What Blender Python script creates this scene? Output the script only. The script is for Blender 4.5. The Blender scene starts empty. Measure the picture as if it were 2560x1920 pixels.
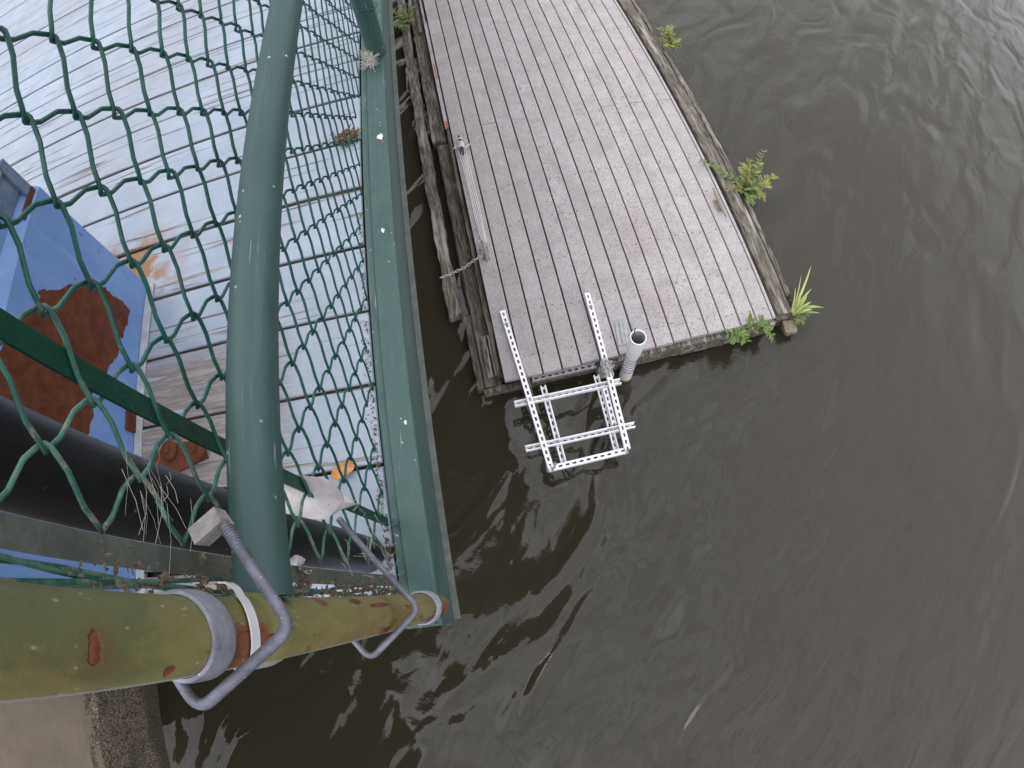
import bpy, math, random
from mathutils import Vector, Matrix
random.seed(7)
R = random.uniform
PI = math.pi
scene = bpy.context.scene
C = scene.collection
WZ = 4.22            # height of the camera above the water; all shapes below are given relative to the camera

# ---------------------------------------------------------------- camera
cd = bpy.data.cameras.new('camera')
cam = bpy.data.objects.new('camera', cd); C.objects.link(cam); scene.camera = cam
cd.type = 'PANO'
cd.panorama_type = 'FISHEYE_LENS_POLYNOMIAL'      # the wide lens of the photograph: about 39 degrees per 1000 px of 2560
cd.sensor_fit = 'HORIZONTAL'; cd.sensor_width = 36.0
cd.fisheye_fov = PI
cd.fisheye_polynomial_k0 = 0.0
cd.fisheye_polynomial_k1 = -0.68190/1000*2560/36.0
cd.fisheye_polynomial_k2 = 0.0; cd.fisheye_polynomial_k3 = 0.0; cd.fisheye_polynomial_k4 = 0.0
cd.clip_start = 0.01; cd.clip_end = 3000
cam.matrix_world = Matrix.Translation((0, 0, WZ)) @ Matrix.Rotation(0.3459, 4, 'X') @ Matrix.Rotation(-0.1773, 4, 'Z')

# ---------------------------------------------------------------- sky, sun, exposure (overcast)
SUN_EL, SUN_AZ = math.radians(58), math.radians(-62)
w = bpy.data.worlds.new('World'); scene.world = w; w.use_nodes = True
nt = w.node_tree; nt.nodes.clear()
sky = nt.nodes.new('ShaderNodeTexSky'); sky.sky_type = 'NISHITA'; sky.sun_disc = False
sky.sun_elevation = SUN_EL; sky.sun_rotation = SUN_AZ; sky.dust_density = 3.0; sky.air_density = 1.2
hs = nt.nodes.new('ShaderNodeHueSaturation'); hs.inputs['Saturation'].default_value = 0.12
bg = nt.nodes.new('ShaderNodeBackground'); bg.inputs['Strength'].default_value = 0.15
wo = nt.nodes.new('ShaderNodeOutputWorld')
# cloud cover: most of the blue sky is veiled by an even grey that is three times brighter overhead than at the horizon
geo_ = nt.nodes.new('ShaderNodeTexCoord'); sx_ = nt.nodes.new('ShaderNodeSeparateXYZ'); nt.links.new(geo_.outputs['Generated'], sx_.inputs[0])
mr_ = nt.nodes.new('ShaderNodeMapRange'); mr_.clamp = True; nt.links.new(sx_.outputs[2], mr_.inputs[0])
mr_.inputs[1].default_value = 0; mr_.inputs[2].default_value = 1; mr_.inputs[3].default_value = .50; mr_.inputs[4].default_value = 1.0
cl_ = nt.nodes.new('ShaderNodeMix'); cl_.data_type = 'RGBA'; cl_.inputs[0].default_value = .82
nt.links.new(hs.outputs[0], cl_.inputs[6]); cl_.inputs[7].default_value = (13.2, 13.3, 13.9, 1)
cn_ = nt.nodes.new('ShaderNodeTexNoise'); nt.links.new(geo_.outputs['Generated'], cn_.inputs['Vector'])
cn_.inputs['Scale'].default_value = 4.2; cn_.inputs['Detail'].default_value = 5; cn_.inputs['Roughness'].default_value = .6
cr_ = nt.nodes.new('ShaderNodeMapRange'); nt.links.new(cn_.outputs[0], cr_.inputs[0])
cr_.inputs[1].default_value = .32; cr_.inputs[2].default_value = .68; cr_.inputs[3].default_value = .62; cr_.inputs[4].default_value = 1.42
cm_ = nt.nodes.new('ShaderNodeMath'); cm_.operation = 'MULTIPLY'; nt.links.new(mr_.outputs[0], cm_.inputs[0]); nt.links.new(cr_.outputs[0], cm_.inputs[1])
mu_ = nt.nodes.new('ShaderNodeVectorMath'); mu_.operation = 'SCALE'; nt.links.new(cl_.outputs[2], mu_.inputs[0]); nt.links.new(cm_.outputs[0], mu_.inputs['Scale'])
nt.links.new(sky.outputs[0], hs.inputs['Color']); nt.links.new(mu_.outputs[0], bg.inputs[0]); nt.links.new(bg.outputs[0], wo.inputs[0])
sd = bpy.data.lights.new('sun', 'SUN'); sd.energy = 0.8; sd.angle = math.radians(30); sd.color = (1, .97, .93)
so = bpy.data.objects.new('sun', sd); C.objects.link(so); so.location = (0, 0, 20)
sv = Vector((math.sin(SUN_AZ)*math.cos(SUN_EL), math.cos(SUN_AZ)*math.cos(SUN_EL), math.sin(SUN_EL)))
so.rotation_euler = sv.to_track_quat('Z', 'Y').to_euler()
vs = scene.view_settings; vs.view_transform = 'Standard'; vs.look = 'None'; vs.gamma = 1; vs.use_curve_mapping = False
vs.exposure = 0.14
scene.cycles.max_bounces = 6; scene.cycles.caustics_reflective = False; scene.cycles.caustics_refractive = False

# ---------------------------------------------------------------- material helper
class N:
    def __init__(s, name):
        s.m = bpy.data.materials.new(name); s.m.use_nodes = True; s.t = s.m.node_tree; s.n = s.t.nodes; s.l = s.t.links
        s.b = s.n['Principled BSDF']; s.tc = s.n.new('ShaderNodeTexCoord'); s.oi = s.n.new('ShaderNodeObjectInfo')
    def _in(s, sock, v):
        if hasattr(v, 'is_output'): s.l.new(v, sock)
        elif isinstance(v, (tuple, list)) and len(v) == 3 and sock.type == 'RGBA': sock.default_value = (*v, 1)
        else: sock.default_value = v
    def co(s, scale=(1, 1, 1), rot=(0, 0, 0), rnd=0.0):
        mp = s.n.new('ShaderNodeMapping'); mp.inputs['Scale'].default_value = scale; mp.inputs['Rotation'].default_value = rot
        src = s.tc.outputs['Object']
        if rnd:
            mu = s.n.new('ShaderNodeMath'); mu.operation = 'MULTIPLY'; s.l.new(s.oi.outputs['Random'], mu.inputs[0]); mu.inputs[1].default_value = rnd
            ad = s.n.new('ShaderNodeVectorMath'); ad.operation = 'ADD'; s.l.new(src, ad.inputs[0]); s.l.new(mu.outputs[0], ad.inputs[1]); src = ad.outputs[0]
        if any(rot):      # rotate first, stretch after
            mp.inputs['Scale'].default_value = (1, 1, 1); s.l.new(src, mp.inputs[0])
            m2 = s.n.new('ShaderNodeMapping'); m2.inputs['Scale'].default_value = scale; s.l.new(mp.outputs[0], m2.inputs[0]); return m2.outputs[0]
        s.l.new(src, mp.inputs[0]); return mp.outputs[0]
    def noise(s, co, scale=5, detail=4, rough=.55, dist=0):
        x = s.n.new('ShaderNodeTexNoise'); s.l.new(co, x.inputs['Vector']); x.inputs['Scale'].default_value = scale
        x.inputs['Detail'].default_value = detail; x.inputs['Roughness'].default_value = rough; x.inputs['Distortion'].default_value = dist
        return x.outputs[0]
    def vor(s, co, scale=5, feature='F1'):
        x = s.n.new('ShaderNodeTexVoronoi'); s.l.new(co, x.inputs['Vector']); x.inputs['Scale'].default_value = scale; x.feature = feature
        return x.outputs['Distance']
    def ramp(s, f, a, b, va=0.0, vb=1.0):
        x = s.n.new('ShaderNodeMapRange'); x.clamp = True; s._in(x.inputs[0], f)
        x.inputs[1].default_value = a; x.inputs[2].default_value = b; x.inputs[3].default_value = va; x.inputs[4].default_value = vb
        return x.outputs[0]
    def mix(s, f, a, b):
        x = s.n.new('ShaderNodeMix'); x.data_type = 'RGBA'; s._in(x.inputs[0], f); s._in(x.inputs[6], a); s._in(x.inputs[7], b); return x.outputs[2]
    def mul(s, a, k):
        x = s.n.new('ShaderNodeMix'); x.data_type = 'RGBA'; x.blend_type = 'MULTIPLY'; x.inputs[0].default_value = 1
        s._in(x.inputs[6], a); s._in(x.inputs[7], k); return x.outputs[2]
    def math(s, op, a, b=0.0, c=None):
        x = s.n.new('ShaderNodeMath'); x.operation = op; s._in(x.inputs[0], a); s._in(x.inputs[1], b)
        if c is not None: s._in(x.inputs[2], c)
        return x.outputs[0]
    def sep(s):
        x = s.n.new('ShaderNodeSeparateXYZ'); s.l.new(s.tc.outputs['Object'], x.inputs[0]); return x.outputs
    def bump(s, h, dist=.002, strength=1.0):
        x = s.n.new('ShaderNodeBump'); x.inputs['Strength'].default_value = strength; x.inputs['Distance'].default_value = dist
        s.l.new(h, x.inputs['Height']); s.l.new(x.outputs[0], s.b.inputs['Normal'])
    def out(s, col, rough=.6, metal=0.0, spec=None):
        s._in(s.b.inputs['Base Color'], col); s._in(s.b.inputs['Roughness'], rough); s._in(s.b.inputs['Metallic'], metal)
        if spec is not None: s.b.inputs['Specular IOR Level'].default_value = spec
        return s.m

M = {}
def wood(name, dark, mid, light, axis='y', grain=85, worn=.5, bump=.006):
    n = N(name)
    st = {'x': (.09, 1, 1), 'y': (1, .09, 1), 'z': (1, 1, .09)}[axis]
    c = n.co(st, rnd=37.0)
    g = n.noise(c, grain, 5, .65, .4); g2 = n.noise(c, grain*.22, 3, .6, .3); big = n.noise(n.co(rnd=17.0), 2.3, 4, .6)
    col = n.mix(n.ramp(g, .40, .58), dark, mid); col = n.mix(n.ramp(g2, .52, .68), col, light)
    col = n.mix(n.ramp(big, .42, .72, 0, worn), col, dark)
    n.bump(n.math('ADD', n.math('MULTIPLY', g, .6), g2), bump)
    return n.out(col, .85, spec=.25)
M['timber'] = wood('weathered_timber', (.050, .044, .037), (.215, .19, .16), (.40, .37, .33))
M['wet_timber'] = wood('damp_timber', (.040, .034, .027), (.165, .145, .118), (.30, .27, .23), worn=.6)
M['bare_wood'] = wood('bare_wood', (.05, .043, .038), (.2, .175, .15), (.33, .30, .27))

def composite():
    n = N('composite_board')
    c = n.co(rnd=23.0)
    a = n.noise(c, 3.4, 7, .74, .4); f = n.noise(c, 70, 5, .8); m = n.noise(c, 9, 4, .6); sc = n.noise(n.co((1, .12, 1), rnd=9.0), 46, 4, .7)
    col = n.mix(n.ramp(a, .36, .66), (.390, .360, .362), (.520, .488, .492))
    col = n.mix(n.ramp(m, .50, .66, 0, .3), col, (.31, .288, .292))
    col = n.mix(n.ramp(n.noise(c, 4.1, 6, .7, 1.2), .57, .66, 0, .5), col, (.55, .525, .535))
    col = n.mix(n.ramp(n.noise(n.co(rnd=3.0), 1.5, 3), .56, .66, 0, .35), col, (.39, .315, .31))
    col = n.mix(n.ramp(f, .38, .50, .75, 0), col, (.15, .135, .14))
    col = n.mix(n.ramp(sc, .56, .72, 0, .35), col, (.50, .475, .485))
    col = n.mix(n.math('MULTIPLY', n.oi.outputs['Random'], .42), col, (.31, .287, .290))
    drop = n.math('MULTIPLY', n.ramp(n.vor(n.co(rnd=31.0), 7), .06, .10, 1, 0), n.ramp(n.noise(c, 2.2, 2), .54, .60, 0, .8))
    col = n.mix(drop, col, (.66, .64, .63))
    n.bump(n.math('ADD', f, sc), .0015)
    return n.out(col, .75, spec=.3)
M['composite'] = composite()

def painted_deck():
    n = N('worn_white_deck_paint')
    c = n.co((.07, 1, 1), rnd=41.0)
    g = n.noise(c, 70, 5, .72, .5); crack = n.noise(n.co((.03, 1, 1), rnd=5.0), 60, 3, .5, .6); big = n.noise(n.co(rnd=11.0), 2.6, 5, .65)
    wood_c = n.mix(n.ramp(g, .35, .6), (.085, .072, .068), (.30, .265, .25))
    paint = n.mix(n.ramp(n.noise(n.co(rnd=2.0), 7, 4, .6), .35, .68), (.27, .32, .395), (.345, .395, .475))
    paint = n.mix(n.ramp(n.noise(n.co(), 1.1, 3), .5, .68, 0, .45), paint, (.265, .275, .31))
    # worn off near the black pipe and the cabinet, and along the grain everywhere
    s = n.sep()
    wear = n.math('ADD', n.math('MULTIPLY', big, .55), n.math('MULTIPLY', g, .45))
    geo = n.n.new('ShaderNodeNewGeometry'); sp = n.n.new('ShaderNodeSeparateXYZ'); n.l.new(geo.outputs['Position'], sp.inputs[0])
    near = n.math('MULTIPLY', n.ramp(sp.outputs[0], -.60, -.50, 1, 0), n.ramp(sp.outputs[1], .74, .66, 0, 1))
    mk = n.math('ADD', n.ramp(wear, .60, .645), n.math('MULTIPLY', near, n.ramp(g, .36, .46)))
    mk = n.math('MINIMUM', n.math('ADD', mk, n.ramp(crack, .615, .655)), 1.0)
    sn = n.n.new('ShaderNodeSeparateXYZ'); n.l.new(geo.outputs['Normal'], sn.inputs[0])
    mk = n.math('MAXIMUM', mk, n.ramp(sn.outputs[2], .35, .55, 1, 0))      # the edges of the planks were never painted
    col = n.mix(mk, paint, wood_c)
    rust = n.math('MULTIPLY', n.ramp(n.noise(n.co(), 8, 5, .7), .44, .56), n.math('MULTIPLY', n.ramp(sp.outputs[0], -1.0, -.86, 1, 0), n.math('MULTIPLY', n.ramp(sp.outputs[1], .86, .93), n.ramp(sp.outputs[1], 1.12, 1.2, 1, 0))))
    col = n.mix(rust, col, (.25, .135, .075))
    n.bump(n.math('ADD', n.math('MULTIPLY', g, .5), n.ramp(crack, .64, .69, 1, 0)), .003)
    return n.out(col, .62, spec=.3)
M['deck'] = painted_deck()

def green_paint(name, base, dusty, axis='y'):
    n = N(name)
    st = {'x': (.05, 1, 1), 'y': (1, .05, 1), 'z': (1, 1, .05)}[axis]
    a = n.noise(n.co(), 9, 5, .65); s_ = n.noise(n.co(st), 120, 3, .6)
    col = n.mix(n.ramp(a, .35, .7), base, dusty); col = n.mix(n.ramp(s_, .55, .8, 0, .35), col, tuple(min(1, v*1.7) for v in dusty))
    v = n.vor(n.co(), 42); sp = n.noise(n.co(), 30, 2)
    spot = n.math('MULTIPLY', n.ramp(v, .05, .11, 1, 0), n.ramp(sp, .47, .54))
    col = n.mix(spot, col, (.50, .50, .46))
    sc = n.math('MULTIPLY', n.ramp(n.noise(n.co(st), 240, 2), .66, .70), n.ramp(n.noise(n.co(), 5, 3), .5, .6))
    col = n.mix(n.math('MULTIPLY', sc, .5), col, (.35, .40, .37))
    n.bump(n.noise(n.co(), 130, 3), .0006)
    return n.out(col, n.ramp(a, .3, .7, .42, .6), spec=.4)
M['rail_green'] = green_paint('green_rail_paint', (.032, .068, .066), (.045, .085, .082))
M['beam_green'] = green_paint('green_channel_paint', (.040, .085, .080), (.060, .108, .101))
M['post_green'] = green_paint('green_post_paint', (.036, .085, .078), (.06, .115, .105), 'z')

def wire_mat():
    n = N('green_vinyl_wire')
    a = n.noise(n.co(rnd=13.0), 26, 4, .6)
    geo = n.n.new('ShaderNodeNewGeometry'); sp = n.n.new('ShaderNodeSeparateXYZ'); n.l.new(geo.outputs['Position'], sp.inputs[0])
    old = n.ramp(sp.outputs[1], .10, .24, 1, .0)
    col = n.mix(n.ramp(a, .36, .66), (.003, .053, .044), (.006, .082, .067))
    col = n.mix(n.math('MULTIPLY', old, n.ramp(a, .45, .6, .25, .95)), col, (.10, .22, .16))
    col = n.mix(n.math('MULTIPLY', n.math('ADD', old, .12), n.ramp(n.noise(n.co(rnd=5.0), 60, 4, .7), .54, .64)), col, (.23, .21, .17))
    return n.out(col, .36, spec=.5)
M['wire'] = wire_mat()

def olive():
    n = N('flaking_olive_paint')
    s = n.sep()
    a = n.noise(n.co((1, 1, .5)), 17, 5, .65); b = n.noise(n.co((1, 1, .22)), 30, 4, .6); f = n.noise(n.co(), 160, 3, .6)
    col = n.mix(n.ramp(a, .40, .62), (.180, .170, .070), (.275, .232, .092))
    top = n.ramp(s[2], .72, .98)
    col = n.mix(n.math('MULTIPLY', n.ramp(n.math('ADD', a, n.math('MULTIPLY', n.ramp(s[1], -.01, .02), .12)), .47, .60), n.math('ADD', n.math('MULTIPLY', top, .50), .10)), col, (.030, .072, .042))
    # rust: flakes low on the pipe, chips elsewhere
    low = n.ramp(s[2], .15, .80, 1, .0)
    r = n.math('ADD', n.ramp(b, .605, .635), n.math('MULTIPLY', n.math('MULTIPLY', low, n.ramp(s[1], -.020, -.004, 1, .25)), n.ramp(n.noise(n.co((1, 1, .12)), 46, 5, .7), .45, .50)))
    rust = n.mix(n.ramp(n.noise(n.co(), 45, 4), .4, .6), (.20, .070, .036), (.105, .032, .018))
    edge_ = n.noise(n.co((1, 1, .6)), 95, 4, .7)
    def chip(z0, y0, rz, ry):
        dz = n.math('DIVIDE', n.math('SUBTRACT', s[2], z0), rz); dy = n.math('DIVIDE', n.math('SUBTRACT', s[1], y0), ry)
        return n.ramp(n.math('ADD', n.math('ADD', n.math('MULTIPLY', dz, dz), n.math('MULTIPLY', dy, dy)), n.math('MULTIPLY', edge_, 2.6)), 1.9, 2.15, 1, 0)
    for q in ((1.022, -.012, .0055, .010), (.955, -.027, .006, .004), (.60, .010, .02, .004), (.70, .012, .012, .006), (.52, .004, .05, .003)):
        r = n.math('ADD', r, chip(*q))
    dz = n.math('DIVIDE', n.math('SUBTRACT', s[2], 1.018), .016); dy = n.math('DIVIDE', n.math('SUBTRACT', s[1], -.014), .016)
    stain = n.ramp(n.math('ADD', n.math('ADD', n.math('MULTIPLY', dz, dz), n.math('MULTIPLY', dy, dy)), n.math('MULTIPLY', edge_, 1.2)), .6, 1.8, .6, 0)
    stain = n.math('ADD', stain, n.ramp(n.noise(n.co((1, 1, .25)), 22, 4, .65), .52, .68, 0, .40))
    col = n.mix(n.math('MINIMUM', stain, 1.0), col, (.150, .092, .042))
    col = n.mix(n.math('MINIMUM', r, 1.0), col, rust)
    bands = n.math('ADD', n.math('MULTIPLY', n.ramp(n.math('ABSOLUTE', n.math('SUBTRACT', s[2], .862)), .018, .030, 1, 0), n.ramp(n.math('ADD', s[1], n.math('MULTIPLY', a, .02)), .002, .006, 1, 0)),
                   n.math('MULTIPLY', n.ramp(s[2], .06, .11, 1, 0), n.ramp(a, .40, .5)))
    col = n.mix(n.math('MINIMUM', bands, 1.0), col, (.215, .085, .048))
    # the river side of the pipe is grey, a narrow strip along its length
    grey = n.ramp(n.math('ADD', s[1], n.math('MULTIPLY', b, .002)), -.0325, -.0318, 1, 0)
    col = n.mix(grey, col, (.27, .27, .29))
    dots = n.math('MULTIPLY', n.ramp(n.vor(n.co((1, 1, .45)), 150), .10, .18, 1, 0), n.ramp(n.noise(n.co(), 60, 2), .5, .56))
    col = n.mix(n.math('MULTIPLY', dots, .6), col, (.36, .36, .28))
    n.bump(n.math('ADD', n.math('MULTIPLY', f, .4), n.ramp(r, 0, 1, 1, 0)), .0012)
    return n.out(col, .55, spec=.35)
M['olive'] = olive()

def simple(name, a, b, scale=20, rough=.5, metal=0.0, bump=.0008, spec=.4, speck=None):
    n = N(name); x = n.noise(n.co(rnd=7.0), scale, 5, .65)
    col = n.mix(n.ramp(x, .36, .66), a, b)
    if speck: col = n.mix(n.math('MULTIPLY', n.ramp(n.vor(n.co(), scale*5), .08, .16, 1, 0), n.ramp(n.noise(n.co(), scale*2, 2), .5, .58)), col, speck)
    n.bump(n.noise(n.co(), scale*6, 3), bump)
    return n.out(col, rough, metal, spec)
M['galv'] = simple('galvanised_steel', (.20, .205, .25), (.36, .37, .43), 35, .5, .35, speck=(.62, .62, .64))
M['galv_rod'] = simple('dull_galvanised_rod', (.105, .105, .138), (.19, .193, .235), 50, .55, .3, speck=(.62, .62, .60))
M['channel'] = simple('bright_galvanised_channel', (.88, .86, .90), (.95, .93, .97), 25, .45, 0, .0003, speck=(.5, .5, .52))
M['dull_channel'] = simple('dull_galvanised_channel', (.24, .23, .24), (.40, .385, .395), 22, .6, .2)
M['chain'] = simple('grey_chain', (.34, .33, .32), (.72, .71, .71), 90, .45, .2)
M['black'] = simple('black_plastic', (.007, .007, .009), (.013, .013, .016), 12, .42, 0, .0004, speck=(.10, .09, .08))
M['darkgreen'] = simple('dark_green_bar', (.003, .038, .024), (.006, .052, .034), 30, .42)
M['greybar'] = simple('grey_green_bar', (.090, .105, .092), (.15, .165, .145), 22, .6, .1, speck=(.3, .3, .26))
def blue():
    n = N('faded_blue_paint')
    a = n.noise(n.co((1, 1, .35)), 6, 5, .65); b = n.noise(n.co((1, 1, .2)), 28, 4, .6)
    col = n.mix(n.ramp(a, .35, .68), (.125, .225, .46), (.185, .30, .58))
    col = n.mix(n.ramp(b, .60, .74, 0, .5), col, (.26, .38, .62)); col = n.mix(n.ramp(n.noise(n.co(), 40, 4, .7), .66, .70), col, (.17, .10, .08))
    n.bump(b, .0012); return n.out(col, .5, spec=.4)
M['blue'] = blue()
M['blue_grey'] = simple('blue_grey_bracket', (.10, .145, .23), (.19, .23, .31), 18, .5, .1, speck=(.2, .1, .05))
M['rust'] = simple('bare_rust', (.080, .026, .014), (.135, .048, .024), 24, .85, 0, .002, .2)
M['white'] = simple('white_plastic', (.72, .72, .76), (.80, .80, .84), 14, .35, 0, .0003, speck=(.5, .5, .5))
M['pvc'] = simple('white_pvc', (.84, .84, .88), (.90, .90, .93), 9, .38, 0, .0003, speck=(.4, .38, .35))
M['pvc_stain'] = simple('stained_pvc', (.42, .27, .13), (.62, .45, .27), 20, .6)
M['hole'] = simple('pipe_inside', (.46, .46, .49), (.56, .56, .59), 12, .6)
M['dark'] = simple('dark_metal', (.03, .03, .03), (.06, .06, .06), 30, .5, .3)
M['rope'] = simple('white_rope', (.62, .60, .60), (.82, .80, .80), 160, .85, 0, .001)
M['cleat_old'] = simple('corroded_cleat', (.20, .165, .13), (.36, .31, .26), 70, .75, .2)
M['grate'] = simple('grey_metal_strap', (.30, .31, .33), (.44, .45, .47), 30, .5, .25)
M['trim_white'] = simple('dirty_white_trim', (.30, .32, .35), (.44, .46, .50), 30, .6, 0, .0006, speck=(.2, .15, .1))
M['old_plate'] = simple('chalky_grey_plate', (.21, .195, .19), (.34, .32, .315), 60, .85, 0, .002, speck=(.08, .07, .07))
M['screw'] = simple('dark_screw', (.05, .05, .05), (.10, .09, .09), 60, .7)
M['lip'] = simple('pale_grey_lip', (.10, .115, .105), (.16, .17, .155), 30, .6, speck=(.42, .40, .36))
M['litter'] = simple('dry_litter', (.055, .040, .028), (.22, .17, .12), 140, .9, 0, .002, .2)
M['web'] = simple('cobweb_thread', (.45, .42, .37), (.62, .60, .55), 90, .8)
M['pale_leaf'] = simple('pale_dead_leaf', (.52, .49, .50), (.72, .69, .71), 30, .75, 0, .0012, .2, speck=(.08, .07, .06))
M['orange_leaf'] = simple('orange_dead_leaf', (.42, .18, .055), (.60, .33, .14), 60, .8, 0, .001, .2)
M['brown_leaf'] = simple('brown_dead_leaf', (.10, .05, .03), (.24, .13, .08), 60, .85, 0, .001, .2)
M['old_wood_end'] = simple('pale_rotten_wood', (.15, .125, .10), (.32, .26, .205), 40, .9, 0, .004, .2)
M['red_paint'] = simple('faded_red_paint', (.38, .10, .06), (.42, .22, .17), 40, .7)
def concrete():
    n = N('weathered_concrete'); s = n.sep()
    a = n.noise(n.co(), 3.2, 6, .65); p = n.vor(n.co(), 170); q = n.noise(n.co(), 110, 5, .75)
    geo = n.n.new('ShaderNodeNewGeometry'); sp = n.n.new('ShaderNodeSeparateXYZ'); n.l.new(geo.outputs['Normal'], sp.inputs[0])
    side = n.ramp(sp.outputs[2], .82, .97, 1, 0)
    smooth = n.mix(n.ramp(a, .38, .66), (.090, .073, .056), (.135, .111, .088))
    rough_c = n.mix(n.ramp(p, .15, .5), (.38, .32, .25), (.15, .125, .095)); rough_c = n.mix(n.ramp(q, .40, .52), (.05, .043, .030), rough_c)
    rough_c = n.mix(n.ramp(n.noise(n.co((1, .4, 3)), 2.6, 3), .46, .58, 0, .8), rough_c, (.055, .052, .036))
    col = n.mix(side, smooth, rough_c)
    n.bump(n.math('ADD', q, n.math('MULTIPLY', n.math('MULTIPLY', p, side), 1.0)), .004)
    return n.out(col, .9, spec=.2)
M['concrete'] = concrete()
def leafm(name, a, b, c):
    n = N(name); x = n.noise(n.co(rnd=3.0), 40, 3)
    col = n.mix(n.ramp(x, .35, .65), a, b); col = n.mix(n.ramp(n.oi.outputs['Random'], .45, .95, 0, .9), col, c)
    n.b.inputs['Subsurface Weight'].default_value = 0
    return n.out(col, .5, spec=.35)
M['leaf'] = leafm('green_leaf', (.075, .135, .035), (.13, .205, .055), (.23, .25, .075))
M['leaf_yellow'] = leafm('yellow_green_leaf', (.14, .175, .040), (.22, .24, .055), (.30, .25, .075))
M['blade'] = leafm('grass_blade', (.22, .30, .07), (.33, .40, .12), (.46, .46, .2))
M['stem'] = simple('plant_stem', (.11, .12, .04), (.20, .18, .08), 60, .7)
def water():
    n = N('river_water')
    # long slow swell, crossing chop and fine wind ripples: three heights in metres
    a = n.noise(n.co((.6, 1.2, 1), (0, 0, -.80)), 1.75, 1.5, .45, .6)
    b = n.noise(n.co((.7, 1.25, 1), (0, 0, -.95)), 5.2, 1.5, .45, .4)
    c = n.noise(n.co((.5, 1.6, 1), (0, 0, .45)), 27, 3, .6)
    geo = n.n.new('ShaderNodeNewGeometry'); sp = n.n.new('ShaderNodeSeparateXYZ'); n.l.new(geo.outputs['Position'], sp.inputs[0])
    wind = n.ramp(n.math('ADD', sp.outputs[0], n.math('MULTIPLY', sp.outputs[1], .35)), .8, 4.5, .10, 1.0)
    lee = n.ramp(sp.outputs[0], -1.8, .2, .75, 1.0)
    h = n.math('ADD', n.math('MULTIPLY', n.math('MULTIPLY', a, .118), lee), n.math('MULTIPLY', n.math('MULTIPLY', b, .0095), lee))
    h = n.math('ADD', h, n.math('MULTIPLY', n.math('MULTIPLY', c, .0048), wind))
    n.bump(h, 1.0)
    n.b.inputs['IOR'].default_value = 1.42
    return n.out((.030, .0262, .0175), .02, spec=.5)
M['water'] = water()

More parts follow.
